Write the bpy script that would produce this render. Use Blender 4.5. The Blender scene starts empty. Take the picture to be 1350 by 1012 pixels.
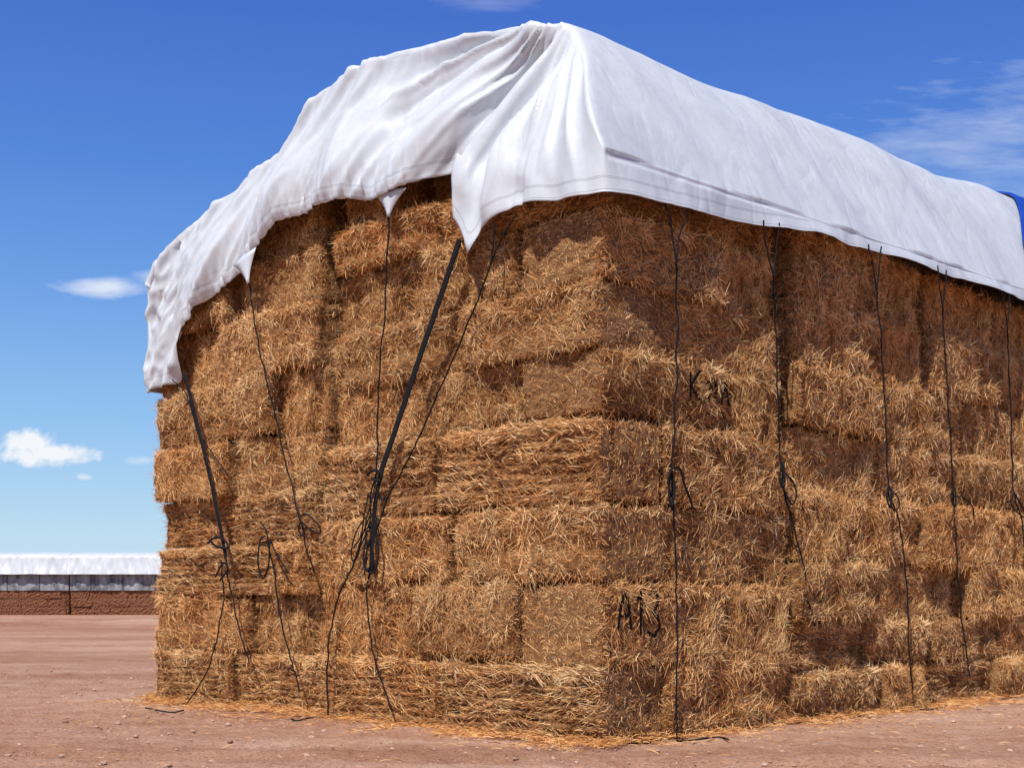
import bpy, math, random
import numpy as np
from mathutils import Vector, Matrix, noise
from mathutils.bvhtree import BVHTree
random.seed(5); RNG=np.random.default_rng(5)
scene=bpy.context.scene
col=scene.collection
# ---------------------------------------------------------------- frame of the stack
F=1743.0; HOR=790.0; EYE=1.75
C=Vector((1.04,15.7,0)); K=math.sqrt(.5)
U=Vector((-K,K,0)); V=Vector((K,K,0))
def W(u,v,z): return C+U*u+V*v+Vector((0,0,z))
def left_pt(px,py,off=.15):
    a=(px-675)/F; cx=C.x-off*K; cy=C.y-off*K
    u=(cx-a*cy)/(K*(1+a)); y=cy+K*u
    return W(u,-off,EYE+(HOR-py)/F*y)
def right_pt(px,py,off=.15):
    a=(px-675)/F; cx=C.x+off*K; cy=C.y-off*K
    v=(a*cy-cx)/(K*(1-a)); y=cy+K*v
    return W(-off,v,EYE+(HOR-py)/F*y)
def sstep(a,b,x):
    t=min(1,max(0,(x-a)/(b-a))); return t*t*(3-2*t)
def interp(pts,x):
    if x<=pts[0][0]: return pts[0][1]
    for (a,b),(c,d) in zip(pts,pts[1:]):
        if x<=c: return b+(d-b)*(x-a)/(c-a)
    return pts[-1][1]
# ---------------------------------------------------------------- helpers
def mesh_obj(name,verts,faces,mats,smooth=True,matidx=None):
    me=bpy.data.meshes.new(name)
    verts=np.asarray(verts,dtype=np.float32)
    me.from_pydata(verts.tolist(),[],faces if isinstance(faces,list) else faces.tolist())
    for m in mats: me.materials.append(m)
    if matidx is not None: me.polygons.foreach_set('material_index',np.asarray(matidx,dtype=np.int32))
    if smooth: me.polygons.foreach_set('use_smooth',[True]*len(me.polygons))
    me.update()
    ob=bpy.data.objects.new(name,me); col.objects.link(ob)
    return ob
def setattr_(me,name,vals):
    a=me.attributes.new(name,'FLOAT','POINT'); a.data.foreach_set('value',np.asarray(vals,dtype=np.float32))
class NT:
    def __init__(s,name):
        s.m=bpy.data.materials.new(name); s.m.use_nodes=True; s.t=s.m.node_tree
        s.b=s.t.nodes['Principled BSDF']
    def n(s,t,**k):
        x=s.t.nodes.new(t)
        for a,b in k.items(): setattr(x,a,b)
        return x
    def l(s,a,b): s.t.links.new(a,b)
    def noise(s,scale,detail=4,rough=.55,coord='Object',sc=None,rot=None,dist=0):
        tc=s.n('ShaderNodeTexCoord'); nz=s.n('ShaderNodeTexNoise')
        nz.inputs['Scale'].default_value=scale; nz.inputs['Detail'].default_value=detail; nz.inputs['Roughness'].default_value=rough
        nz.inputs['Distortion'].default_value=dist
        if sc:
            mp=s.n('ShaderNodeMapping'); mp.inputs['Scale'].default_value=sc
            if rot: mp.inputs['Rotation'].default_value=rot
            s.l(tc.outputs[coord],mp.inputs['Vector']); s.l(mp.outputs[0],nz.inputs['Vector'])
        else: s.l(tc.outputs[coord],nz.inputs['Vector'])
        return nz.outputs['Fac']
    def ramp(s,fac,stops):
        r=s.n('ShaderNodeValToRGB'); e=r.color_ramp.elements
        while len(e)<len(stops): e.new(.5)
        for q,(p,c) in zip(e,stops): q.position=p; q.color=(*c,1) if len(c)==3 else c
        s.l(fac,r.inputs[0]); return r.outputs[0]
    def mix(s,fac,a,b,mode='MIX'):
        m=s.n('ShaderNodeMix',data_type='RGBA',blend_type=mode)
        for v,i in ((fac,0),(a,6),(b,7)):
            if isinstance(v,(int,float)): m.inputs[i].default_value=v
            elif isinstance(v,tuple): m.inputs[i].default_value=(*v,1)
            else: s.l(v,m.inputs[i])
        return m.outputs[2]
    def math(s,op,a,b=0.,c=None):
        m=s.n('ShaderNodeMath',operation=op)
        for i,v in enumerate((a,b,c)):
            if v is None: continue
            if isinstance(v,(int,float)): m.inputs[i].default_value=v
            else: s.l(v,m.inputs[i])
        return m.outputs[0]
    def bump(s,h,strength,dist=.02,prev=None):
        b=s.n('ShaderNodeBump'); b.inputs['Strength'].default_value=strength; b.inputs['Distance'].default_value=dist
        s.l(h,b.inputs['Height'])
        if prev is not None: s.l(prev,b.inputs['Normal'])
        s.l(b.outputs[0],s.b.inputs['Normal']); return b.outputs[0]
# ---------------------------------------------------------------- materials
def straw_mat(name):
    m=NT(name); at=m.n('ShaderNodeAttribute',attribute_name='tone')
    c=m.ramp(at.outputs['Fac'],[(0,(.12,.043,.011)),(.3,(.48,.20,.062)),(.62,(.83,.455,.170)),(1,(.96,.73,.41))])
    oi=m.n('ShaderNodeObjectInfo')
    t=m.ramp(oi.outputs['Random'],[(0,(.86,.81,.75)),(.5,(1,.98,.95)),(1,(1.0,.90,.78))])
    big=m.noise(1.3,3)
    t2=m.ramp(big,[(.3,(.88,.80,.72)),(.62,(1,1,1))])
    c=m.mix(1.,c,t,'MULTIPLY'); c=m.mix(1.,c,t2,'MULTIPLY')
    m.l(c,m.b.inputs['Base Color']); m.b.inputs['Roughness'].default_value=.6
    m.b.inputs['Specular IOR Level'].default_value=.3
    return m.m
M_STRAW=straw_mat('straw')
def body_mat(name,lo,mid,hi):
    m=NT(name)
    a=m.noise(9,6,.7,sc=(1,1,2.5)); b=m.noise(90,3,.6,sc=(.6,.6,3))
    f=m.math('ADD',m.math('MULTIPLY',a,.5),m.math('MULTIPLY',b,.5))
    c=m.ramp(f,[(.34,lo),(.5,mid),(.66,hi)])
    m.l(c,m.b.inputs['Base Color']); m.b.inputs['Roughness'].default_value=.85
    m.bump(f,1.0,.05); return m.m
M_BODY=body_mat('packed_hay',(.05,.018,.006),(.28,.125,.040),(.64,.35,.135))
M_FARHAY=body_mat('weathered_hay',(.05,.016,.007),(.20,.072,.029),(.34,.142,.062))
def tarp_mat(name,base,dirt,stitch=True,cr=1.):
    m=NT(name)
    a=m.noise(.8,5,.6); b=m.noise(5,4,.6)
    f=m.math('ADD',m.math('MULTIPLY',a,.6),m.math('MULTIPLY',b,.4))
    c=m.ramp(f,[(.35,dirt),(.58,base)])
    at=m.n('ShaderNodeAttribute',attribute_name='hd')
    if stitch:
        for d in (.035,.17,.19):
            w=m.math('LESS_THAN',m.math('ABSOLUTE',m.math('SUBTRACT',at.outputs['Fac'],d)),.005)
            c=m.mix(m.math('MULTIPLY',w,.55),c,(.22,.23,.25))
    m.l(c,m.b.inputs['Base Color']); m.b.inputs['Roughness'].default_value=.46
    m.b.inputs['Specular IOR Level'].default_value=.35
    p=None
    for sc_,rot_,st_ in (((.8,.8,.22),(0,.25,0),.36),((1.3,1.3,.40),(.3,-.35,.4),.20),((3.2,3.2,1.1),(0,.15,0),.07)):
        q=m.noise(1.0,2,.5,sc=sc_,rot=rot_,dist=.3)
        h=m.math('MINIMUM',m.math('ABSOLUTE',m.math('SUBTRACT',q,.5)),.045)
        p=m.bump(h,st_*cr,.35,p)
    n2=m.noise(9,2,.5); m.bump(n2,.04,.03,p)
    return m.m
M_TARP=tarp_mat('white_tarpaulin',(.61,.638,.668),(.52,.55,.585))
M_BLUE=tarp_mat('blue_tarpaulin',(.016,.07,.45),(.012,.055,.36))
def grey_mat():
    m=NT('grey_sheeting')
    tc=m.n('ShaderNodeTexCoord'); s=m.n('ShaderNodeSeparateXYZ'); m.l(tc.outputs['Object'],s.inputs[0])
    fr=m.math('FRACT',m.math('MULTIPLY',s.outputs[0],.27)); ln=m.math('LESS_THAN',fr,.05)
    c=m.ramp(m.noise(.9,5,.7,sc=(1,1,.5)),[(.38,(.07,.072,.08)),(.48,(.20,.205,.22)),(.62,(.33,.34,.36))])
    c=m.mix(m.math('MULTIPLY',ln,.75),c,(.04,.04,.045))
    m.l(c,m.b.inputs['Base Color']); m.b.inputs['Roughness'].default_value=.6; return m.m
M_GREY=grey_mat()
def flat_mat(name,lo,hi,rough):
    m=NT(name); c=m.ramp(m.noise(60,2),[(.3,lo),(.7,hi)])
    m.l(c,m.b.inputs['Base Color']); m.b.inputs['Roughness'].default_value=rough
    m.b.inputs['Specular IOR Level'].default_value=.15; return m.m
M_ROPE=flat_mat('black_webbing',(.005,.005,.006),(.018,.017,.018),.8)
M_PAINT=flat_mat('black_spray_paint',(.004,.004,.004),(.012,.009,.008),.9)
def ground_mat():
    m=NT('red_dirt')
    a=m.noise(.16,6,.6,sc=(.7,1.8,1)); b=m.noise(1.5,8,.68); g=m.noise(22,5,.7); fr=m.noise(.045,5,.6,sc=(.25,1.6,1))
    f=m.math('ADD',m.math('MULTIPLY',a,.55),m.math('MULTIPLY',b,.45))
    c=m.ramp(f,[(.36,(.40,.195,.118)),(.48,(.53,.298,.195)),(.64,(.64,.41,.295))])
    sp=m.ramp(g,[(.33,(.66,.61,.57)),(.5,(1,1,1)),(.72,(1.12,1.12,1.12))])
    c=m.mix(1.,c,sp,'MULTIPLY')
    c=m.mix(1.,c,m.ramp(fr,[(.42,(.80,.73,.68)),(.52,(1,1,1))]),'MULTIPLY')
    m.l(c,m.b.inputs['Base Color']); m.b.inputs['Roughness'].default_value=.95
    m.b.inputs['Specular IOR Level'].default_value=.08
    p=m.bump(b,.9,.20); m.bump(g,.9,.035,p); return m.m
M_GROUND=ground_mat()
def rock_mat():
    m=NT('dirt_clod'); c=m.ramp(m.noise(6,4),[(.3,(.30,.155,.095)),(.7,(.62,.43,.33))])
    m.l(c,m.b.inputs['Base Color']); m.b.inputs['Roughness'].default_value=.95; return m.m
M_ROCK=rock_mat()
# ---------------------------------------------------------------- straw strands (numpy)
def strands(P,D,Nn,L,wid,droop,tone):
    n=len(P)
    R=RNG.normal(size=(n,3)); S=np.cross(D,R); S/=np.linalg.norm(S,axis=1,keepdims=True)+1e-9
    down=np.array([0,0,-1.0])
    bend=RNG.normal(size=(n,3))*.14
    P1=P+D*(L*.5)[:,None]
    D2=D+bend+down*droop[:,None]; D2/=np.linalg.norm(D2,axis=1,keepdims=True)
    P2=P1+D2*(L*.5)[:,None]
    w=wid[:,None]*.5
    vs=np.stack([P-S*w,P+S*w,P1-S*w,P1+S*w,P2-S*w*.5,P2+S*w*.5],1).reshape(-1,3)
    b=np.arange(n)[:,None]*6
    f=np.concatenate([b+np.array([0,1,3,2]),b+np.array([2,3,5,4])],1).reshape(-1,4)
    return vs,f,np.repeat(tone,6)
# ---------------------------------------------------------------- bale prototypes
LX,WY,HZ=2.5,1.2,.9
def make_bale(kind,seed):
    r=.045; inner=np.array([LX/2-r,WY/2-r,HZ/2-r])
    so=seed*17.3
    rr=random.Random(seed)
    flx=[rr.uniform(-1,1) for _ in range(60)]
    cuts=[rr.uniform(-1.1,1.1) for _ in range(3)]
    bt,bb=rr.uniform(.01,.05),rr.uniform(-.05,.0); lean=rr.uniform(-.06,.06)
    zg=[-.33+rr.uniform(-.02,.02),-.21,-.09+rr.uniform(-.02,.02),.03,.15+rr.uniform(-.02,.02),.27]
    zs=[rr.uniform(-.35,.35) for _ in range(2)]
    def groove(p):
        if kind!='h' or abs(p[0])>LX/2-.04: return 0
        return sum(math.exp(-((p[2]-zc-.015*math.sin(p[0]*3+seed)-.03*noise.noise(Vector((p[0]*2,zc*5,so))))/.020)**2) for zc in zg)
    def disp(p):
        d=.075*noise.noise(Vector((p[0]*1.1+so,p[1]*1.1,p[2]*1.6)))
        d+=.070*noise.noise(Vector((p[0]*3.2,p[1]*3.2+so,p[2]*3.8)))
        d+=.042*noise.noise(Vector((p[0]*9,p[1]*9,p[2]*11+so)))
        d+=bt*math.exp(-((p[2]-.38)/.06)**2)+bb*math.exp(-((p[2]+.44)/.05)**2)+lean*p[2]
        if kind=='h':
            d-=.070*groove(p)
            if abs(p[0])>LX/2-.04:
                for yc in (-.28,.08,.38): d-=.09*math.exp(-((p[1]-yc)/.04)**2)
        elif kind=='v':
            for xc in (-1.05,-.62,-.2,.22,.65,1.02):
                d-=.18*math.exp(-((p[0]-xc-.03*math.sin(p[2]*4+seed))/.055)**2)
            if abs(p[0])>LX/2-.1:
                for yc in (-.3,.05,.36): d-=.10*math.exp(-((p[1]-yc)/.045)**2)
        else:
            q=(p[0]+p[1]+.04*math.sin(p[2]*5+seed))/.16+25; i=int(q); f=q-i
            a,b=flx[i%60],flx[(i+1)%60]; t=min(1,max(0,(f-.7)/.3))
            d+=.028*(a+(b-a)*t)
            for c in cuts: d-=.08*math.exp(-((p[0]-c-.03*math.sin(p[2]*6))/.028)**2)
            for c in zs: d-=.035*math.exp(-((p[2]-c-.05*noise.noise(Vector((p[0]*1.5,c*9,so))))/.018)**2)
        return d
    def surf(pt):
        pt=np.asarray(pt); c=np.clip(pt,-inner,inner); n=pt-c; n=n/(np.linalg.norm(n,axis=-1,keepdims=True)+1e-9)
        d=np.array([disp(p) for p in pt])
        dd=d.copy(); ex=np.abs(n[:,0])>.7; dd[ex]*=.5
        return c+n*(r+dd[:,None]),n,d
    verts=[];faces=[];off=0
    step=.036
    for ax in range(3):
        o=[i for i in range(3) if i!=ax]; dims=np.array([LX,WY,HZ])
        for sg in (-1,1):
            st=.026 if (kind=='h' and ax!=2) else step
            na=max(2,int(dims[o[0]]/step)); nb=max(2,int(dims[o[1]]/st))
            if (ax==1 and sg==1) or (ax==2 and sg==-1): na=nb=6
            A,B=np.meshgrid(np.linspace(-.5,.5,na+1)*dims[o[0]],np.linspace(-.5,.5,nb+1)*dims[o[1]],indexing='ij')
            P=np.zeros((A.size,3)); P[:,o[0]]=A.ravel(); P[:,o[1]]=B.ravel(); P[:,ax]=sg*dims[ax]/2
            q,_,_=surf(P); verts.append(q)
            i=np.arange(na)[:,None]*(nb+1)+np.arange(nb)[None]
            i=i.ravel()+off
            f=np.stack([i,i+nb+1,i+nb+2,i+1],1)
            flip=(sg<0)^(ax==1)
            if flip: f=f[:,::-1]
            faces.append(f); off+=A.size
    bv=np.concatenate(verts); bf=np.concatenate(faces)
    def rnd(n,face):
        P=RNG.uniform(-.5,.5,size=(n,3))*np.array([LX,WY,HZ])
        if face=='f': P[:,1]=-WY/2
        if face=='e': P[:,0]=LX/2
        if face=='w': P[:,0]=-LX/2
        if face=='t': P[:,2]=HZ/2; P[:,1]=-WY/2+RNG.uniform(0,.3,size=n)
        return P
    nf_=8400; ne_=3700
    pts=np.concatenate([rnd(nf_,'f'),rnd(ne_,'e'),rnd(ne_,'w'),rnd(900,'t')])
    n=len(pts); k=RNG.random(n)
    vert=np.arange(n)<nf_+2*ne_
    edge=(k<.06)&vert
    pts[edge,2]=HZ/2-RNG.exponential(.05,edge.sum())
    tuft=np.zeros(n,bool)
    for _ in range(11):
        c=np.array([rr.uniform(-1.2,1.2),-WY/2,rr.choice([rr.uniform(.2,.45),rr.uniform(-.4,.45)])])
        idx=RNG.choice(nf_,20,replace=False); pts[idx]=c+RNG.normal(size=(20,3))*np.array([.07,0,.03]); tuft[idx]=True
    if kind=='h':
        gv=np.array([groove(p) for p in pts]); keep=~((gv>.45)&(RNG.random(n)<.85))
        pts=pts[keep]; edge=edge[keep]; tuft=tuft[keep]; n=len(pts)
    pts[:,0]=np.clip(pts[:,0],-LX/2,LX/2)
    pts[:,2]=np.clip(pts[:,2],-HZ/2,HZ/2)
    q,nn,dd=surf(pts)
    onend=(np.abs(nn[:,0])>.7)
    up=np.array([0,0,1.0]); T1=np.cross(nn,up); T1/=np.linalg.norm(T1,axis=1,keepdims=True)+1e-6
    bad=np.linalg.norm(np.cross(nn,up),axis=1)<.2; T1[bad]=np.array([1.,0,0])
    T2=np.cross(T1,nn)
    flow=np.array([noise.noise(Vector((p[0]*2.5+so,p[1]*2.5,p[2]*2.5)))*1.5 for p in pts])
    ang=(flow+RNG.normal(size=n)*.85)*np.where((kind=='h')&~onend,.45,1.)+np.where(RNG.random(n)<.5,0,math.pi)
    D=T1*np.cos(ang)[:,None]+T2*np.sin(ang)[:,None]*.9
    lift=np.abs(RNG.normal(size=n))*.19; lift[edge]+=.17; lift[tuft]+=.45
    lift[onend]*=.6
    D=D+nn*lift[:,None]
    D[edge|tuft]+=np.array([0,0,-.2])
    D/=np.linalg.norm(D,axis=1,keepdims=True)
    L=RNG.gamma(2.6,.035,size=n)+.03; L=np.clip(L,.035,.30); L[tuft]=RNG.uniform(.12,.26,tuft.sum())
    near=(np.abs(pts[:,0])>LX/2-.10)&(RNG.random(n)<.85); L[near]=np.minimum(L[near],.09)
    wid=RNG.uniform(.0036,.0076,size=n)
    tone=RNG.normal(.52,.21,size=n)+.15*lift+np.clip(dd,-.14,.08)*3.2  # shade painted into straw colour: darker in hollows, lighter on bulges
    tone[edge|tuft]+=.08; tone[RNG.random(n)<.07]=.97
    tone=np.clip(tone,0,1)
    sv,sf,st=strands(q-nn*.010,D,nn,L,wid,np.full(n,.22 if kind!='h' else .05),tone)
    av=np.concatenate([bv,sv]); af=np.concatenate([bf,sf+len(bv)])
    mi=np.concatenate([np.ones(len(bf)),np.zeros(len(sf))])
    me=bpy.data.meshes.new('hay_bale')
    nv=len(av); nf=len(af)
    me.vertices.add(nv); me.vertices.foreach_set('co',av.astype(np.float32).ravel())
    me.loops.add(nf*4); me.loops.foreach_set('vertex_index',af.astype(np.int32).ravel())
    me.polygons.add(nf); me.polygons.foreach_set('loop_start',np.arange(nf,dtype=np.int32)*4)
    me.update(calc_edges=True)
    me.materials.append(M_STRAW); me.materials.append(M_BODY)
    me.polygons.foreach_set('material_index',mi.astype(np.int32))
    me.polygons.foreach_set('use_smooth',[True]*nf)
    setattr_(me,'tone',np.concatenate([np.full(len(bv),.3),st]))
    me.validate()
    return me
PL=[make_bale('p',i) for i in range(1,7)]
HG=[make_bale('h',i) for i in range(7,10)]
VG=[make_bale('v',i) for i in range(10,12)]
def put_bale(side,a0,a1,z0,z1,kind='p',depth=0.,d=1.2,label=None):
    me=random.choice({'p':PL,'h':HG,'v':VG}[kind])
    ob=bpy.data.objects.new('hay_bale',me); col.objects.link(ob)
    L=a1-a0-.06; mid=(a0+a1)/2
    if side=='L': c=W(mid,d/2+depth,(z0+z1)/2); rot=-45
    else: c=W(d/2+depth,mid,(z0+z1)/2); rot=45
    ob.location=c; ob.rotation_euler=(random.uniform(-.015,.015),random.uniform(-.012,.012),math.radians(rot+random.uniform(-1.0,1.0)))
    ob.scale=(L/LX,d/WY,(z1-z0-.05)/HZ)
    ob['label']=label or {'p':'golden brown rectangular hay bale with loose straw, in the big stack',
        'h':'hay bale with horizontal twine grooves, in the big stack',
        'v':'hay bale with upright twine grooves, in the big stack'}[kind]
    ob['category']='hay bale'; ob['group']='hay bales in the covered stack'
    return ob
ZB=[0,.94,1.95,2.9,3.95,4.77,5.6,6.45,7.10]
ZC=[0,.90,1.80,2.62,3.42,4.30,5.22,6.22,7.10]
ZD=[0,.72,1.42,2.28,3.30,4.20,5.12,6.08,7.08]
VEND=21.0
kindL=['h','p','p','h','p','p','p','p']; kindC=['h','p','h','h','p','p','p','p']; kindR=['p','p','p','v','p','p','p','p']
typ=['L','R','L','L','R','L','R','L']
marked={}
j=lambda s: random.uniform(-s,s)
def rj(base=0): return base+random.choice([-.07,-.02,.03,.09,.14,.19])+j(.02)
for k in range(8):
    z0,z1=ZB[k],ZB[k+1]
    g=[.04,.04,.07,.13,.15,.17,.21,.27][k]
    base=.05 if k==7 else 0.
    mid=5.42+j(.02)
    if typ[k]=='L':
        m1=2.62+j(.35)
        put_bale('L',0,m1,z0,z1,kindL[k],base+j(.03))
        put_bale('L',m1+.08,mid-g,z0,z1,kindL[k],rj(base))
        js0=1.22
    else:
        m2=3.4+j(.3)
        put_bale('L',1.40,m2,z0,z1,kindL[k],rj()*.6)
        put_bale('L',m2+.08,mid-g,z0,z1,kindL[k],rj())
        marked[k]=put_bale('R',.0,2.5,z0,z1,'p',j(.02),d=1.32)
        js0=2.54
    c0,c1=ZC[k],ZC[k+1]; x=7.75+j(.55)
    if k in (2,5): x=mid+1.3
    put_bale('L',mid+g*.7,x,c0,c1,kindC[k],rj(base)+.02); put_bale('L',x+.08,10.2+j(.07),c0,c1,kindC[k],rj(base))
    gr=.26 if k>=4 else .06
    b=put_bale('R',js0+.0,4.05-gr,z0,z1,kindR[k],rj(base)*(.7 if k>1 else .2))
    if typ[k]=='L': marked[k]=b
    x=4.05+gr*.4
    c0,c1=ZD[k],ZD[k+1]
    while x<VEND:
        l=random.choice([2.4,2.5,2.6,1.3,2.0])
        put_bale('R',x,x+l-.03,c0,c1,random.choice(['p','p','p','v' if k in(3,5) else 'p','h' if k in (0,1,3) else 'p']),
                 (rj(base)*(.5 if k<2 else 1))+(.12 if random.random()<.10 and 2<k<7 else 0))
        x+=l+random.choice([.03,.07,.14])
for a0,a1,dv in ((1.1,3.5,.52),(3.55,5.15,.26),(5.68,7.7,.26)):
    put_bale('L',a0,a1,7.15,7.90,'p',dv,label='hay bale half hidden under the white tarpaulin')
def box(u0,u1,v0,v1,z0,z1):
    p=[W(u,v,z) for z in (z0,z1) for v in (v0,v1) for u in (u0,u1)]
    return p,[(0,1,3,2),(4,6,7,5),(0,4,5,1),(2,3,7,6),(0,2,6,4),(1,5,7,3)]
vs=[];fs=[]
for b in ((.85,9.5,.85,VEND-.1,.0,7.0),(1.3,8.0,.98,VEND-.3,7.0,8.1),(1.9,6.4,.98,VEND-.3,8.1,8.85)):
    p,f=box(*b); o=len(vs); vs+=p; fs+=[tuple(i+o for i in q) for q in f]
core=mesh_obj('packed_hay',[tuple(v) for v in vs],fs,[M_BODY],False)
core['kind']='stuff'; core['label']='inner hay of the stack, packed behind the outer bales'; core['category']='hay'
# ---------------------------------------------------------------- white tarpaulin
UW=-.26
prof_pts=[(UW,6.98),(0,7.55),(.40,8.28),(.78,8.84),(.95,8.97),(1.3,9.08),(3,9.38),(4.6,9.58),(5.4,9.58),(6.1,9.40),(6.6,9.08),(7.2,8.76),(7.9,8.55),(8.7,8.20),(9.4,7.84),(9.95,7.50),(10.22,7.15)]
def prof(u): return interp(prof_pts,u)
UMAX=10.22
hem_main=[(.95,7.45),(2.3,7.45),(3.0,7.38),(3.9,7.28),(4.6,7.45),(5.4,7.50),(6.3,7.48),(7.0,7.16),(7.65,6.80),(8.2,6.65),(8.7,6.42),(9.0,6.25),(9.16,5.95),(9.26,5.5),(9.4,5.38),(10.22,5.33)]
hem_flap=[(UW,6.48),(.4,6.52),(1.1,6.60),(1.5,6.50),(1.74,6.42),(1.93,6.14),(1.98,6.36),(2.2,6.66)]
hem_right=[(UW,6.48),(.6,6.52),(1.4,6.58),(3,6.70),(4.2,6.84),(6,6.90),(8.2,6.96),(11.5,7.0),(20,7.0)]
def vtop(u): return -.22+.58*sstep(7.3,8.9,prof(u))
def rise(u,v): return max(0,v)*(.022+.018*sstep(7.3,8.7,prof(u))*(1-sstep(5,8,u)*.5)) if u<9 else 0.
U1=list(np.linspace(UW,.95,84)); U2=list(np.linspace(.95,UMAX,300))[1:]
US=U1+U2; NF=len(U1); R=64; NV=190; VT=13.6
UE=2.2
def edge_u(z):
    f=(9.0-z)/(9.0-6.4); return .95+(UE-.95)*min(1,max(0,f)/.60)**.9
pts=[];reg=[];par=[];hd=[]
def add(u,v,z,rg,p,h): pts.append((u,v,z)); reg.append(rg); par.append(p); hd.append(h); return len(pts)-1
faces=[]
roof=[[None]*(NV+1) for _ in US]
for i,u in enumerate(US):
    v0=vtop(u)
    for jv in range(NV+1):
        v=v0+(VT-v0)*(jv/NV)**1.15
        roof[i][jv]=add(u,v,prof(u)+rise(u,v)+.05*math.sin(v*1.1+.5)*sstep(7.3,9,prof(u))*sstep(0,1,v),0,(u,v),9)
for i in range(len(US)-1):
    for jv in range(NV): faces.append((roof[i][jv],roof[i][jv+1],roof[i+1][jv+1],roof[i+1][jv]))
flap=[[None]*(R+1) for _ in U1]
for i,u in enumerate(U1):
    a=i/(NF-1); ub=UW+a*(UE-UW); hb=interp(hem_flap,ub)
    flap[i][0]=roof[i][0]
    for k in range(1,R+1):
        f=k/R; g=min(1,f/.60)**.9
        uu=u+(ub-u)*g; zz=prof(u)+(hb-prof(u))*f
        v0=vtop(u); vv=v0+(-.24-v0)*sstep(0,.80,f)-.02*a*f
        flap[i][k]=add(uu,vv,zz,1,(a,f),zz-hb)
for i in range(NF-1):
    for k in range(R): faces.append((flap[i][k+1],flap[i][k],flap[i+1][k],flap[i+1][k+1]))
main=[]
for i in range(NF-1,len(US)):
    u=US[i]; c=[roof[i][0]]; hb=interp(hem_main,u); v0=vtop(u)
    for k in range(1,R+1):
        f=k/R; zz=prof(u)+(hb-prof(u))*f; vv=v0+(-.22-v0)*sstep(0,.85,f)
        # the end sheet sinks into a deep valley towards the seam with the flap
        inn=.46*sstep(1.15,.0,u-edge_u(zz))*sstep(.02,.45,f)
        c.append(add(u,vv+inn,zz,2,(u,f),zz-hb))
    main.append(c)
for i in range(len(main)-1):
    for k in range(R): faces.append((main[i][k+1],main[i][k],main[i+1][k],main[i+1][k+1]))
wall=[[flap[0][k] for k in range(R+1)]]
for jv in range(1,NV+1):
    v=pts[roof[0][jv]][1]; zt=pts[roof[0][jv]][2]; hb=interp(hem_right,v); c=[roof[0][jv]]
    for k in range(1,R+1):
        f=k/R; zz=zt+(hb-zt)*f
        c.append(add(UW-.05*f,v,zz,3,(v,f),zz-hb))
    wall.append(c)
for jv in range(NV):
    for k in range(R): faces.append((wall[jv][k],wall[jv][k+1],wall[jv+1][k+1],wall[jv+1][k]))
wl=[[main[-1][k] for k in range(R+1)]]
for jv in range(1,NV+1):
    v=pts[roof[-1][jv]][1]; c=[roof[-1][jv]]
    for k in range(1,R+1):
        f=k/R; zt=prof(UMAX); c.append(add(UMAX,v,zt+(5.33-zt)*f,4,(v,f),(zt-5.33)*(1-f)))
    wl.append(c)
for jv in range(NV):
    for k in range(R): faces.append((wl[jv][k+1],wl[jv][k],wl[jv+1][k],wl[jv+1][k+1]))
P=np.array(pts); FA=np.array(faces)
E=np.concatenate([FA[:,[0,1]],FA[:,[1,2]],FA[:,[2,3]],FA[:,[3,0]]]); E=np.unique(np.sort(E,1),axis=0)
cnt=np.zeros(len(P)); np.add.at(cnt,E[:,0],1); np.add.at(cnt,E[:,1],1)
fe=np.sort(np.concatenate([FA[:,[0,1]],FA[:,[1,2]],FA[:,[2,3]],FA[:,[3,0]]]),1)
uq,ct=np.unique(fe,axis=0,return_counts=True); bnd=np.zeros(len(P),bool); bnd[uq[ct==1].ravel()]=True
def relax(P,its,lam):
    for it in range(its):
        S=np.zeros_like(P); np.add.at(S,E[:,0],P[E[:,1]]); np.add.at(S,E[:,1],P[E[:,0]])
        Q=S/cnt[:,None]; Q[bnd]=P[bnd]; P=P*(1-lam)+Q*lam
    return P
P=relax(P,9,.6)
def normals(P):
    n=np.cross(P[FA[:,2]]-P[FA[:,0]],P[FA[:,3]]-P[FA[:,1]]); N=np.zeros_like(P)
    for c in range(4): np.add.at(N,FA[:,c],n)
    return N/(np.linalg.norm(N,axis=1,keepdims=True)+1e-12)
N=normals(P)
mid_i=wall[60][20]
sgn=-1 if N[mid_i][0]>0 else 1
N*=sgn
nz=lambda a,b,c=0: noise.noise(Vector((a,b,c)))
def ridge(x): return 1-2*math.sqrt(x*x+.0002)
D=np.zeros(len(P))
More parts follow.
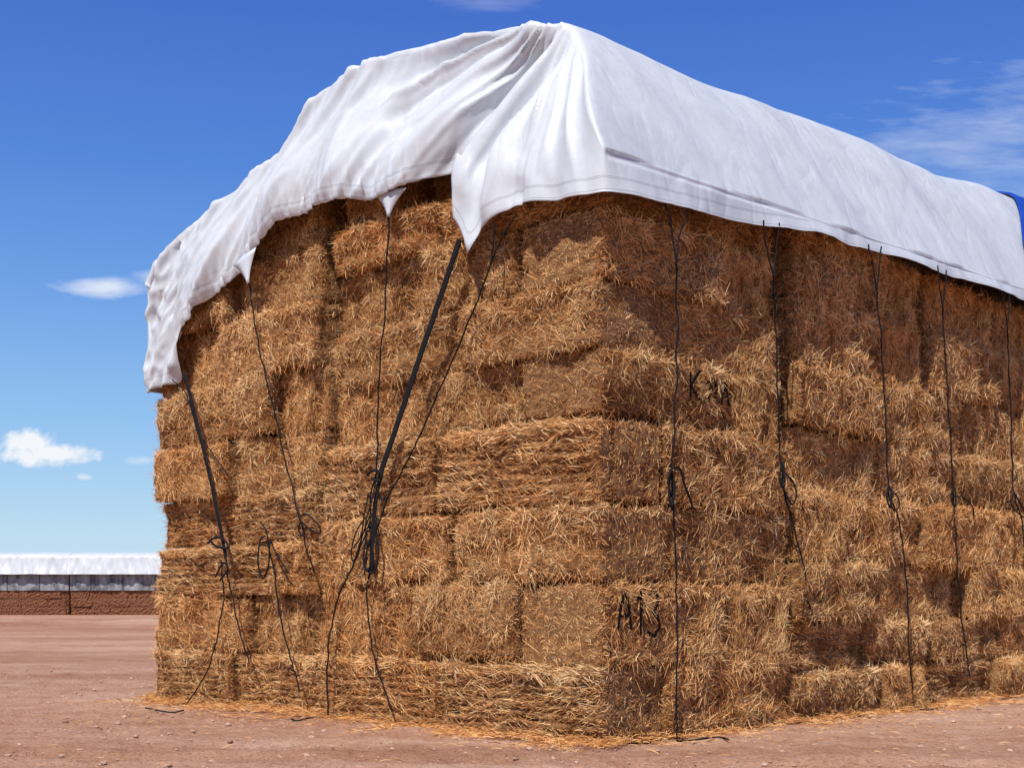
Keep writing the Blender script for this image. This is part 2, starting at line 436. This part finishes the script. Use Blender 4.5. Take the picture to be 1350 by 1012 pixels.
for i in range(len(P)):
    u,v,z=P[i]; rg=reg[i]; p=par[i]
    if rg==0:
        d=.05*nz(u*.9,v*.55,3)+.006*nz(u*1.5,v*2.3,7)
        if u<1.6: d+=(.022*ridge(nz(v*.6+u*.5,u*.4,11)*1.5)+.005*ridge(nz(v*2.0+u*2.2,u*.9,14)*1.5))*sstep(1.3,.6,u)
        if v<1.2: d+=sstep(1.2,.1,v)*.04*ridge(nz(u*2.4,z*.5,5))*sstep(1.2,2.0,u)
        D[i]=d
    elif rg==1:
        a,f=p
        th=math.atan2(9.15-z,u-.75)
        r=math.hypot(9.15-z,u-.75)
        env=sstep(.05,.9,r)*sstep(UW+.05,.5,u)*(1-.5*sstep(.7,.9,a))
        d=.075*env*ridge(nz(th*5.0,r*.18,1)*1.8)+.024*env*ridge(nz(th*12,r*.4,4)*1.6)
        d+=.035*sstep(.6,1,f)*math.sin(u*7.5+1.0+nz(u*2,z*2,3)*2)*sstep(-.05,.3,u)
        fb=sstep(.0,.30,f); aa=a+.02*nz(f*4,2,6)*(1-sstep(.9,1,a))
        d+=.13*sstep(.86,.66,aa)*sstep(.50,.66,aa)*fb-.05*math.exp(-((aa-.80)/.05)**2)*fb
        d+=.12*sstep(.82,.93,aa)*fb*(1-.4*sstep(.6,1,f))
        tk=sstep(.95,1.0,a)*(1-sstep(.60,.66,f))
        d=d*(1-tk)-.42*tk*sstep(.02,.30,f)
        D[i]=d
    elif rg==2:
        u0,f=p
        du=u-edge_u(z)
        th=math.atan2(9.2-z,u-.9); r=math.hypot(9.2-z,u-.9)
        e1=sstep(5.0,2.8,u)*sstep(.1,.8,r)
        d=e1*(.10*ridge(nz(th*4.5,r*.16,2)*1.8)+.030*ridge(nz(th*11,r*.35,8)*1.6))
        w=1-.75*e1
        q=u+.5*(z-8)
        d+=w*(.10*ridge(nz(q*1.15,z*.35,20)*1.7)+.05*ridge(nz(q*2.7+.8*z,z*.5,31)*1.7)+.022*ridge(nz(q*6.0,z*.9,41)*1.5))
        gh=sstep(.66,1.0,f)*sstep(2.6,3.6,u)
        d+=gh*(.024*math.sin(u*32+4*nz(u*1.5,0,9)+.8*nz(z*3,0,2))+.015*math.sin(u*57+3*nz(u*2.2,1,5)))*(.4+1.4*abs(nz(u*.8,4,4))*2)
        if f>.94: d-=.04*(f-.94)/.06*gh
        if u>8.4:
            e=sstep(8.4,9.3,u); d=d*(1-.6*e)+e*(.085*ridge(nz((u*.9+z*.5)*2.4,(z-u)*.3,55)*1.8)+.035*ridge(nz(u*5+z*2,z*3,58)*1.6)-.07)
            d-=.04*sstep(9.6,10.2,u)
        d*=.25+.75*sstep(-.05,.35,du)
        if du<0: d*=0
        D[i]=d
    elif rg==3:
        v0,f=p
        e=sstep(0,.25,f)
        d=.02*nz(v*1.2,z*1.2,6)+.010*ridge(nz(v*2.0,z*.8,12)*1.5)*e+.040*f*(.6+math.sin(v*2.1+nz(v,0,3)*2))
        d-=.014*math.exp(-((f-.12)/.08)**2)
        D[i]=d
    else:
        D[i]=.03*nz(v*2,z,77)-.03
P2=P+N*D[:,None]
wp=np.array([tuple(W(*p)) for p in P2])
FF=FA if sgn>0 else FA[:,::-1]
tarp=mesh_obj('tarp',wp,FF,[M_TARP]); setattr_(tarp.data,'hd',hd)
so=tarp.modifiers.new('thick','SOLIDIFY'); so.thickness=.008; so.offset=-1
tarp['label']='large creased white tarpaulin draped over the top of the hay stack'; tarp['category']='tarpaulin'
# blue tarpaulin further along
bp=[];bf=[];bh=[]
ub=list(np.linspace(UW-.03,1.2,40))+list(np.linspace(1.4,10.3,30)); nb=50; BV=11.5
for i,u in enumerate(ub):
    for jv in range(nb+1):
        s=BV+1.45*sstep(-.2,.95,u); v=s+(21.2-s)*jv/nb
        z=prof(min(max(u,UW),UMAX))+rise(u,v)+.13+.02*nz(u*2,v*2,5)-.05*(1 if jv==0 else 0)
        bp.append(tuple(W(u-.05,v,z))); bh.append(9)
        if i<len(ub)-1 and jv<nb:
            q=i*(nb+1)+jv; bf.append((q,q+1,q+nb+2,q+nb+1))
off=len(bp)
for k in range(9):
    for jv in range(nb+1):
        v=BV+(21.2-BV)*jv/nb; zt=prof(UW)+rise(UW,v)+.08; z=zt-.075*k
        bp.append(tuple(W(UW-.10-.02*nz(v*3,z,1),v,z))); bh.append(z-zt+.6)
        if k<8 and jv<nb:
            q=off+k*(nb+1)+jv; bf.append((q,q+nb+1,q+nb+2,q+1))
for jv in range(nb): bf.append((jv,off+jv,off+jv+1,jv+1))
blue=mesh_obj('tarp',bp,bf,[M_BLUE]); setattr_(blue.data,'hd',bh)
blue['label']='bright blue tarpaulin over the next length of the stack'; blue['category']='tarpaulin'
def tab(a,b,c,n):
    a,b,c=Vector(a),Vector(b),Vector(c); vs=[];rows=7
    for k in range(rows):
        t=k/(rows-1); wd_=(1-t)**1.5; m=(a+b)/2*(1-t)+c*t
        h=(b-a)/2*(.06+.94*wd_)
        for s in (-1,-.33,.33,1): vs.append(tuple(m+h*s+n*(.03*(1-abs(s)))))
    fs=[(k*4+i,k*4+i+1,k*4+i+5,k*4+i+4) for k in range(rows-1) for i in range(3)]
    o=mesh_obj('tarp_tab',vs,fs,[M_TARP]); setattr_(o.data,'hd',[9]*len(vs)); o.parent=tarp
    s=o.modifiers.new('thick','SOLIDIFY'); s.thickness=.012; return o
tab(left_pt(492,252,.20),left_pt(536,248,.20),left_pt(513,286,.22),-V)
tab(left_pt(308,350,.20),left_pt(338,326,.20),left_pt(328,374,.22),-V)
# ---------------------------------------------------------------- ropes
def catmull(pts,n=10):
    pts=[Vector(p) for p in pts]; q=[pts[0]*2-pts[1]]+pts+[pts[-1]*2-pts[-2]]; out=[]
    for i in range(1,len(q)-2):
        for k in range(n):
            t=k/n; a,b,c,d=q[i-1],q[i],q[i+1],q[i+2]
            out.append(.5*((2*b)+(c-a)*t+(2*a-5*b+4*c-d)*t*t+(3*b-a-3*c+d)*t**3))
    out.append(pts[-1]); return out
def tube(path,ra,rb,n,vs,fs,seg=6):
    o=len(vs)
    for i,p in enumerate(path):
        t=(path[min(i+1,len(path)-1)]-path[max(i-1,0)]).normalized()
        s=t.cross(n)
        if s.length<.05: s=t.cross(Vector((.3,.2,1)))
        s.normalize(); m=s.cross(t).normalized()
        for k in range(seg):
            a=2*math.pi*k/seg; vs.append(tuple(p+s*ra*math.cos(a)+m*rb*math.sin(a)))
        if i:
            for k in range(seg):
                b=o+(i-1)*seg; fs.append((b+k,b+(k+1)%seg,b+seg+(k+1)%seg,b+seg+k))
NLv=-V; NRv=-U
def rope(segments,face,label,loops=(),name='tie_down_rope',cat='rope'):
    conv=left_pt if face=='L' else right_pt; n=NLv if face=='L' else NRv
    vs=[];fs=[]
    def jit(path,a): return [p+Vector((nz(p.z*3,p.x,1)+.6*nz(p.z*9,p.x,4),nz(p.z*3,p.y,2)+.6*nz(p.z*9,p.y,5),0))*a for p in path]
    for pts_,ra,rb,off in segments:
        path=jit(catmull([conv(x,y,off) for x,y in pts_]),.004 if ra>.03 else .024); tube(path,ra,rb,n,vs,fs)
    ob=mesh_obj(name,vs,fs,[M_ROPE]); ob['label']=label; ob['category']=cat; ob['group']='tie-downs hanging over the stack'
    for pts_,ra,rb,off in loops:
        v2=[];f2=[]; m=len(pts_)
        w=[conv(x,y,off+.05*math.sin(math.pi*i/(m-1))) for i,(x,y) in enumerate(pts_)]
        tube(catmull(w),ra,rb,n,v2,f2); l=mesh_obj('rope_loop',v2,f2,[M_ROPE]); l.parent=ob
    return ob
r=.0115
def loop(x,y,w,h): return [(x,y-4),(x+w*.3,y-h*.15),(x+w*.75,y+h*.15),(x+w,y+h*.6),(x+w*.75,y+h),(x+w*.4,y+h*.8),(x+w*.1,y+h*.4),(x,y)]
RL='thin black knotted rope hanging from the tarpaulin hem down the bales'
TO=.36; q_=.155
rope([([(878,268),(886,300),(891,345)],.011,.011,TO),([(906,274),(897,310),(891,345)],.011,.011,TO),([(891,345),(893,450),(889,560),(885,625)],r,r,q_),
      ([(885,625),(889,700),(893,800),(892,900),(892,950),(893,978)],r,r,q_)],'R',RL,[([(885,655),(881,635),(886,618),(896,618),(903,640),(912,665),(905,672)],.014,.014,.18),([(884,618),(882,650),(886,668),(889,640),(884,618)],.020,.013,.18)])
rope([([(1005,290),(1012,330),(1020,365)],.011,.011,TO),([(1026,294),(1024,330),(1020,365)],.011,.011,TO),([(1020,365),(1023,450),(1026,540),(1031,632)],r,r,q_),
      ([(1031,632),(1042,680),(1058,740),(1068,800),(1075,825)],r,r,q_),],'R',RL,[(loop(1031,630,19,34),.012,.012,.18),([(1031,610),(1028,630),(1032,642),(1034,625),(1031,610)],.020,.013,.18)])
rope([([(1145,322),(1150,350),(1156,385)],.011,.011,TO),([(1163,325),(1158,352),(1156,385)],.011,.011,TO),([(1156,385),(1162,450),(1167,540),(1172,655)],r,r,q_),
      ([(1172,655),(1186,690),(1196,780),(1198,850),(1203,908)],r,r,q_)],'R',RL,[([(1172,655),(1180,650),(1186,665),(1178,672),(1172,655)],.012,.012,.18),([(1172,640),(1169,655),(1174,668),(1175,650),(1172,640)],.022,.013,.18)])
rope([([(1235,350),(1238,375),(1243,405)],.011,.011,TO),([(1247,356),(1246,375),(1243,405)],.011,.011,TO),([(1243,405),(1247,480),(1252,560),(1257,660)],r,r,q_),
      ([(1257,660),(1262,740),(1270,830),(1279,893)],r,r,q_)],'R',RL,[([(1257,655),(1270,655),(1282,668),(1284,682)],.012,.012,.18),([(1257,640),(1254,655),(1259,668),(1260,650),(1257,640)],.020,.013,.18)])
rope([([(1320,385),(1325,410),(1328,430)],.011,.011,TO),([(1331,388),(1330,410),(1328,430)],.011,.011,TO),([(1328,430),(1332,520),(1334,600),(1337,660)],r,r,q_),
      ([(1337,660),(1348,690),(1352,780),(1356,860)],r,r,q_)],'R',RL,[([(1337,650),(1333,662),(1338,672),(1352,682),(1346,665),(1337,650)],.015,.013,.18)])
rope([([(513,284),(508,400),(500,500),(496,622)],.012,.012,.18),([(496,622),(490,650),(487,700)],.012,.012,.19)],'L','thin black rope hanging straight from a tarpaulin tab',
     [([(484,626),(492,620),(503,624),(500,634),(490,630)],.024,.018,.22)])
rope([([(606,316),(580,393),(554,469),(528,546),(502,622)],.054,.006,.26),([(502,622),(494,670),(490,720),(491,755)],.045,.008,.22),
      ([(487,690),(470,735),(445,790),(434,850),(431,905),(432,942)],.017,.011,.18),([(488,740),(484,790),(492,860),(505,905),(517,938)],.012,.012,.17)],
     'L','wide black webbing strap pulled from the tarpaulin corner, ends tangled',
     [([(486,676),(470,700),(463,728),(467,738),(478,705),(487,680)],.013,.009,.22),([(494,690),(499,720),(496,746),(489,755),(481,742),(488,710)],.020,.009,.24),
      ([(484,700),(479,738),(485,752),(492,720),(497,680)],.015,.009,.25),([(486,650),(480,680),(476,705),(466,722)],.013,.009,.23),([(497,628),(490,660),(482,690),(484,725),(480,758)],.014,.009,.24)],name='tie_down_strap',cat='strap')
rope([([(652,294),(651,320),(648,345)],.011,.011,.32),([(680,283),(664,310),(648,345)],.011,.011,.32),([(648,345),(620,420),(585,500),(545,590),(512,655),(492,710)],.012,.012,.20)],
     'L','thin black rope slanting from the corner flap across the bales')
rope([([(328,368),(338,440),(358,530),(380,620),(396,688)],.012,.012,.17),([(396,688),(404,720),(413,755)],.012,.012,.17)],'L','thin black rope from a small tarpaulin tab down the stack end',
     [([(396,680),(405,678),(420,692),(422,702),(408,697),(397,688),(394,700),(402,708)],.014,.012,.19)])
rope([([(243,492),(256,543),(270,600),(284,662),(298,735)],.048,.006,.22),([(298,735),(306,790),(318,840),(329,874)],.018,.010,.18),
      ([(292,738),(294,790),(280,865),(262,905),(240,935)],.011,.011,.17)],'L','wide black webbing strap hanging from the far tarpaulin corner',
     [([(274,716),(284,708),(296,712),(300,722),(286,720),(276,712)],.022,.012,.21),([(284,760),(294,742),(300,750),(290,765)],.022,.012,.21)],name='tie_down_strap',cat='strap')
rope([([(228,500),(245,520),(262,570),(282,600),(300,625)],.011,.011,.20)],'L','short black rope from the hem at the far corner')
rope([([(344,688),(352,706),(362,760),(372,820),(384,870),(395,912)],.012,.012,.17)],'L','black rope tied off low, with a long loop',
     [([(350,706),(343,712),(340,740),(346,762),(354,745),(356,712),(362,725),(380,755)],.014,.012,.19)])
def ground_rope(pts_,label):
    vs=[];fs=[]
    w=[]
    for x,y in pts_:
        d=EYE*F/(y-HOR); w.append(Vector(((x-675)/F*d,d,.03)))
    tube(catmull(w),.013,.012,Vector((0,0,1)),vs,fs)
    o=mesh_obj('rope_end',vs,fs,[M_ROPE]); o['label']=label; o['category']='rope'; o['group']='tie-downs hanging over the stack'
GL='loose black rope end lying on the dirt beside the bales'
ground_rope([(242,938),(225,941),(192,935)],GL)
ground_rope([(432,944),(410,948),(392,952),(384,950)],GL)
ground_rope([(893,980),(915,978),(945,974),(960,977)],GL)
ground_rope([(1203,934),(1222,938),(1245,934)],GL)
# ---------------------------------------------------------------- spray painted marks
def paint(strokes,bale,sp=.010,keep=1.):
    mw=Matrix.LocRotScale(bale.location,bale.rotation_euler,bale.scale); inv=mw.inverted()
    me=bale.data; nv_=len(me.vertices); co_=np.empty(nv_*3,dtype=np.float32); me.vertices.foreach_get('co',co_)
    tree=BVHTree.FromPolygons([tuple(c) for c in co_.reshape(-1,3)],[tuple(p.vertices) for p in me.polygons])
    Ps=[];Ds=[]
    dirL=(inv.to_3x3()@U).normalized()
    for s in strokes:
        path=[Vector((a,b,0)) for a,b in s]
        for p,q in zip(path,path[1:]):
            n=int((q-p).length/.0005)
            for i in range(n):
                w=p+(q-p)*(i/n)
                if keep<1 and nz(w.x*14,w.y*14,3)>keep-.5: continue
                w=w+Vector((random.uniform(-1,1)*sp*1.5,random.uniform(-1,1)*sp*1.5,0))
                o=W(-.5,w.x,w.y); h=tree.ray_cast(inv@o,dirL)
                if h[0] is None: continue
                Ps.append(o); Ds.append(((mw@h[0])-o).dot(U))
    lim=float(np.percentile(Ds,5))   # paint caught on the outermost straws
    P_=np.array([tuple(o+U*(min(max(d,lim-.01),lim+.012)-random.random()*.010)) for o,d in zip(Ps,Ds)]); n=len(P_); nr=np.array(NRv)
    Dr=RNG.normal(size=(n,3)); Dr-=np.outer(Dr@nr,nr)*.97; Dr/=np.linalg.norm(Dr,axis=1,keepdims=True)
    L=RNG.uniform(.012,.024,n); w=RNG.uniform(.006,.010,n)
    S=np.cross(Dr,nr); S/=np.linalg.norm(S,axis=1,keepdims=True)
    a=P_-Dr*(L/2)[:,None]; b=P_+Dr*(L/2)[:,None]; S=S*(w/2)[:,None]
    v_=np.stack([a-S,a+S,b+S,b-S],1).reshape(-1,3); f_=np.arange(n*4).reshape(-1,4)
    o=mesh_obj('paint_mark',v_,f_,[M_PAINT],False)
    o.parent=bale; o.matrix_parent_inverse=inv
    o['label']='black spray painted letters'
def shift(st,dv,dz,s=1,sz=None): return [[(a*s+dv,b*(sz or s)+dz) for a,b in q] for q in st]
A=[[(.0,0),(.03,.20),(.10,.36),(.17,.20),(.20,0)],[(.02,.13),(.18,.13)]]
one=[[(0,.34),(.05,.42),(.05,0)]]
three=[[(0,.40),(.08,.46),(.17,.38),(.13,.27),(.05,.24),(.16,.18),(.19,.08),(.10,-.02),(0,.03)]]
paint(shift(A,.24,1.40,1.2,1.2)+shift(one,.60,1.34,1.2)+shift(three,.80,1.32,1.2),marked[1])
Kk=[[(0,0),(0,.34)],[(.17,.34),(.0,.16),(.19,0)]]; Nn_=[[(0,0),(0,.24),(.13,.02),(.13,.24)]]; Aa=[[(0,0),(.07,.24),(.14,0)],[(.03,.09),(.11,.09)]]
Kx=[[(0,0),(0,.24)],[(.13,.24),(.0,.1),(.14,0)]]
paint(shift(Kk,1.66,4.28,1.2)+shift(Nn_,2.04,4.31,1.2)+shift(Aa,2.32,4.31,1.2)+shift(Kx,2.60,4.31,.9,1.1),marked[4],sp=.008,keep=.85)
# ---------------------------------------------------------------- ground
n=360
t=np.linspace(-1,1,n)
wx=14*t+ 4*t**3+1500*t**9; wy=18+12*t+4*t**3+1500*t**9
gx,gy=np.meshgrid(wx,wy,indexing='ij'); gz=np.zeros_like(gx)
for i in range(n):
    for j_ in range(n):
        x,y=gx[i,j_],gy[i,j_]
        if abs(x)<90 and -5<y<140:
            h=.05*nz(x*.35,y*.35,1)+.035*nz(x*1.3,y*1.3,2)+.028*nz(x*4,y*4,3)+.016*nz(x*9,y*9,4)
            for c in (0.0,1.9,9,10.8,-9.5,-8.0):
                q=(y-27-c*1.6+.12*x+.5*nz(x*.07,c,3))
                if x<3 or c<-5: h+=(-.06*math.exp(-(q/.28)**2)+.04*math.exp(-((abs(q)-.5)/.2)**2))
            h+=.75*math.exp(-((y-88-.1*x)/5)**2)*(.35+abs(nz(x*.12,y*.06,9))*1.5)*(1 if x<-8 else 0)
            gz[i,j_]=h
i=np.arange(n-1)[:,None]*n+np.arange(n-1)[None]; i=i.ravel()
gf=np.stack([i,i+n,i+n+1,i+1],1)
ground=mesh_obj('ground',np.stack([gx.ravel(),gy.ravel(),gz.ravel()],1),gf,[M_GROUND]); ground['kind']='structure'
def litter_pts(n):
    out=[]
    while len(out)<n:
        d=random.expovariate(1/.26)
        if random.random()<.5: u=random.uniform(-.3,10.6); p=W(u,-d+.12,0)
        else: v=random.uniform(-.3,20); p=W(-d+.12,v,0)
        if nz(p.x*1.2,p.y*1.2,5)<.0 and d>.22 and random.random()<.85: continue
        out.append((p.x,p.y,0.0+.12*math.exp(-d/.15)*random.random()+.025))
    return out
lp=np.array(litter_pts(23000)+[ (random.uniform(-12,14),random.uniform(13,26),.02) for _ in range(1500)])
nL=len(lp); ang=RNG.uniform(0,2*math.pi,nL); D_=np.stack([np.cos(ang),np.sin(ang),np.abs(RNG.normal(size=nL))*.25],1); D_/=np.linalg.norm(D_,axis=1,keepdims=True)
v_,f_,t_=strands(lp,D_,D_,RNG.uniform(.05,.20,nL),RNG.uniform(.004,.008,nL),np.full(nL,.35),np.clip(RNG.normal(.58,.2,nL),0,1))
v_[:,2]=np.maximum(v_[:,2],.012)
lit=mesh_obj('straw_litter',v_,f_,[M_STRAW]); setattr_(lit.data,'tone',t_); lit['kind']='stuff'; lit['label']='loose straw scattered on the dirt around the stack'; lit['category']='straw'
vs=[];fs=[]
ph=(1+5**.5)/2
ico=[(-1,ph,0),(1,ph,0),(-1,-ph,0),(1,-ph,0),(0,-1,ph),(0,1,ph),(0,-1,-ph),(0,1,-ph),(ph,0,-1),(ph,0,1),(-ph,0,-1),(-ph,0,1)]
icf=[(0,11,5),(0,5,1),(0,1,7),(0,7,10),(0,10,11),(1,5,9),(5,11,4),(11,10,2),(10,7,6),(7,1,8),(3,9,4),(3,4,2),(3,2,6),(3,6,8),(3,8,9),(4,9,5),(2,4,11),(6,2,10),(8,6,7),(9,8,1)]
for _ in range(4200):
    y=random.uniform(13,36)
    x=random.uniform(-.42,.42)*y
    s=min(.04,random.expovariate(1/.009)+.003); o=len(vs)
    for p in ico: vs.append((x+p[0]*s*random.uniform(.4,.8),y+p[1]*s*random.uniform(.4,.8),.008+p[2]*s*random.uniform(.25,.5)))
    fs+=[tuple(q+o for q in f) for f in icf]
gr=mesh_obj('gravel',vs,fs,[M_ROCK],False); gr['kind']='stuff'; gr['label']='small dirt clods and pebbles on the red ground'; gr['category']='gravel'
# ---------------------------------------------------------------- distant covered stacks
def far_stack(x0,x1,y,label):
    root=bpy.data.objects.new('hay_stack',None); col.objects.link(root); root.location=((x0+x1)/2,y,0)
    root['label']=label; root['category']='hay stack'; root['group']='distant covered hay stacks'
    dep=9; xc=(x0+x1)/2
    def sheet(name,z0,z1,off,mat,amp,step=.22,top=False):
        vs=[];fs=[];nx=max(2,int((x1-x0)/step))
        path=[]
        for k in range(9): path.append((-off-(.5*(1-k/8) if top else 0),z0+(z1-z0)*k/8,1))
        if top: path+=[(.5,z1+.25,.4),(1.3,z1+.45,.1),(dep*.5,z1+.6,0),(dep-.9,z1+.4,0),(dep+off,z1-.2,0),(dep+off,z0,0)]
        for i in range(nx+1):
            x=x0-off*.5+(x1-x0+off)*i/nx
            for (yy,zz,a) in path:
                d=a*amp*(ridge(nz(x*.9+zz*.3,zz*.25,y)*1.7)+.6*ridge(nz(x*2.4-zz*.4,zz*.3,2)*1.7))
                vs.append((x-xc,yy-d,zz+(.04*nz(x*.5,0,1) if zz>z1-.1 or zz<z0+.1 else 0)))
        m=len(path)
        for i in range(nx):
            for k in range(m-1): q=i*m+k; fs.append((q,q+m,q+m+1,q+1))
        if top:
            for i,fl in ((0,False),(nx,True)):
                idx=[i*m+k for k in range(m)]; fs.append(tuple(idx if not fl else idx[::-1]))
        o=mesh_obj(name,vs,fs,[mat],True); o.parent=root; setattr_(o.data,'hd',[9]*len(vs)); return o
    vs=[];fs=[]
    zz=[0,.95,1.9,2.85]
    for k in range(3):
        x=x0
        while x<x1-.3:
            l=min(random.choice([2.4,2.5,2.1]),x1-x); jj=random.uniform(0,.20)
            nxx,nzz=14,6; o=len(vs)
            for a in range(nxx+1):
                for b in range(nzz+1):
                    e=min(a,nxx-a); e2=min(b,nzz-b); rd=.02*(1-min(1,e)) + .03*(1-min(1,e2))
                    vs.append((x-xc+.005+(l-.01)*a/nxx,jj+rd+.16*nz(x*3+a*.9,b*.8,k),zz[k]+.95*b/nzz))
            for a in range(nxx):
                for b in range(nzz): q=o+a*(nzz+1)+b; fs.append((q,q+nzz+1,q+nzz+2,q+1))
            x+=l
    o=len(vs)
    for (px,py,pz) in [(x0-xc,.30,0),(x1-xc,.30,0),(x1-xc,dep,0),(x0-xc,dep,0),(x0-xc,.30,6.2),(x1-xc,.30,6.2),(x1-xc,dep,6.2),(x0-xc,dep,6.2)]: vs.append((px,py,pz))
    fs+=[tuple(q+o for q in f) for f in [(0,1,5,4),(1,2,6,5),(2,3,7,6),(3,0,4,7),(4,5,6,7)]]
    w=mesh_obj('bale_wall',vs,fs,[M_FARHAY],False); w.parent=root
    sheet('side_sheet',2.8,4.8,.05,M_GREY,.10)
    sheet('tarp_cover',4.65,6.75,.35,M_TARP,.15,top=True)
    return root
far_stack(-50.75,-24,152,'distant hay stack under a white tarpaulin with grey side sheets')
far_stack(-80,-50.95,152,'distant hay stack under a white tarpaulin with grey side sheets')
# ---------------------------------------------------------------- world
LD=Vector((.40,.917,0)).normalized(); EL=math.radians(54)
ldir=Vector((LD.x*math.cos(EL),LD.y*math.cos(EL),-math.sin(EL)))
wd=bpy.data.worlds.new('World'); scene.world=wd; wd.use_nodes=True; t=wd.node_tree; t.nodes.clear()
def nn(tp,**k):
    x=t.nodes.new(tp)
    for a,b in k.items(): setattr(x,a,b)
    return x
def ma(op,a,b=0.,c=None,clamp=False):
    m=nn('ShaderNodeMath',operation=op,use_clamp=clamp)
    for i,v in enumerate((a,b,c)):
        if v is None: continue
        if isinstance(v,(int,float)): m.inputs[i].default_value=v
        else: t.links.new(v,m.inputs[i])
    return m.outputs[0]
sky=nn('ShaderNodeTexSky',sky_type='NISHITA'); sky.sun_disc=False; sky.sun_elevation=EL; sky.sun_rotation=math.atan2(-LD.x,-LD.y)
sky.air_density=1.0; sky.dust_density=.3; sky.ozone_density=2.5
tc=nn('ShaderNodeTexCoord'); sx=nn('ShaderNodeSeparateXYZ'); t.links.new(tc.outputs['Generated'],sx.inputs[0])
gr_=nn('ShaderNodeValToRGB'); e=gr_.color_ramp.elements
def lin(r,g,b): return tuple((c/255/12.92 if c/255<=.04045 else ((c/255+.055)/1.055)**2.4) for c in (r,g,b))
stops=[(0,lin(200,228,244)),(.05,lin(186,221,246)),(.12,lin(150,198,245)),(.22,lin(108,162,236)),(.31,lin(80,134,222)),(.42,lin(62,108,208)),(.6,lin(50,86,168)),(1,lin(48,74,136))]
while len(e)<len(stops): e.new(.5)
for q,(p_,c_) in zip(e,stops): q.position=p_; q.color=(*c_,1)
t.links.new(sx.outputs[2],gr_.inputs[0])
sc=nn('ShaderNodeMix',data_type='RGBA',blend_type='MULTIPLY'); sc.inputs[0].default_value=1; t.links.new(gr_.outputs[0],sc.inputs[6]); sc.inputs[7].default_value=(10,10,10,1)
sk=nn('ShaderNodeMix',data_type='RGBA'); sk.inputs[0].default_value=.85; t.links.new(sky.outputs[0],sk.inputs[6]); t.links.new(sc.outputs[2],sk.inputs[7])
yy=ma('MAXIMUM',sx.outputs[1],.02); px=ma('DIVIDE',sx.outputs[0],yy); pz=ma('DIVIDE',sx.outputs[2],yy)
cb=nn('ShaderNodeCombineXYZ'); t.links.new(px,cb.inputs[0]); t.links.new(pz,cb.inputs[1])
def wn(scale,sc=(1,1,1),rot=0,detail=6,rough=.6):
    mp=nn('ShaderNodeMapping'); mp.inputs['Scale'].default_value=sc; mp.inputs['Rotation'].default_value=(0,0,rot)
    t.links.new(cb.outputs[0],mp.inputs['Vector']); z=nn('ShaderNodeTexNoise'); z.inputs['Scale'].default_value=scale
    z.inputs['Detail'].default_value=detail; z.inputs['Roughness'].default_value=rough; t.links.new(mp.outputs[0],z.inputs['Vector']); return z.outputs['Fac']
nA=wn(70,detail=8); nB=wn(13,(1,5,1),-.25,8,.65); nC=wn(34,(1,2.6,1),0,7)
def cloud(cx,cz,a,b,nf,amp,edge,dens,tilt=0):
    dx=ma('SUBTRACT',px,cx); dz=ma('SUBTRACT',pz,cz)
    if tilt: dz=ma('SUBTRACT',dz,ma('MULTIPLY',dx,tilt))
    d=ma('SQRT',ma('ADD',ma('POWER',ma('ABSOLUTE',ma('DIVIDE',dx,a)),2.),ma('POWER',ma('ABSOLUTE',ma('DIVIDE',dz,b)),2.)))
    f=ma('ADD',ma('SUBTRACT',1.,d),ma('MULTIPLY',ma('SUBTRACT',nf,.5),amp))
    return ma('MULTIPLY',ma('MULTIPLY',f,1./edge,clamp=True),dens)
cl=[cloud(-.352,.110,.042,.011,nA,1.8,.6,1.0),cloud(-.366,.118,.022,.012,nA,1.8,.6,1.0),cloud(-.310,.2360,.045,.009,nC,1.2,.9,.75),
    cloud(-.270,.243,.022,.008,nC,1.2,.9,.5),cloud(-.323,.0925,.008,.003,nA,1.5,.6,.5),cloud(-.28,.105,.014,.004,nA,1.5,.8,.35),
    cloud(.36,.35,.15,.050,nB,3.6,2.2,.50,.25),cloud(.36,.31,.10,.03,nB,3.0,2.0,.38,.1),cloud(-.02,.452,.05,.010,nB,3.0,2.2,.35)]
mx=cl[0]
for c_ in cl[1:]: mx=ma('MAXIMUM',mx,c_)
fwd=ma('GREATER_THAN',sx.outputs[1],.05); mx=ma('MULTIPLY',mx,fwd)
mixn=nn('ShaderNodeMix',data_type='RGBA'); t.links.new(mx,mixn.inputs[0]); t.links.new(sk.outputs[2],mixn.inputs[6])
mixn.inputs[7].default_value=(9.0,9.3,9.8,1)
bg=nn('ShaderNodeBackground'); bg.inputs['Strength'].default_value=.10
t.links.new(mixn.outputs[2],bg.inputs['Color']); out=nn('ShaderNodeOutputWorld'); t.links.new(bg.outputs[0],out.inputs['Surface'])
sun=bpy.data.lights.new('sun','SUN'); sun.energy=5.0; sun.angle=math.radians(.5); sun.color=(1,.965,.90)
so_=bpy.data.objects.new('sun',sun); col.objects.link(so_); so_.rotation_euler=ldir.to_track_quat('-Z','Y').to_euler()
# ---------------------------------------------------------------- camera
cam=bpy.data.cameras.new('camera'); co=bpy.data.objects.new('camera',cam); col.objects.link(co)
co.location=(0,0,EYE); co.rotation_euler=(math.radians(90),0,0)
cam.sensor_width=36; cam.lens=F/1350*36; cam.shift_y=(HOR-506)/1350; cam.clip_end=5000; cam.clip_start=.1
scene.camera=co
scene.view_settings.view_transform='Standard'; scene.view_settings.look='None'; scene.view_settings.exposure=0
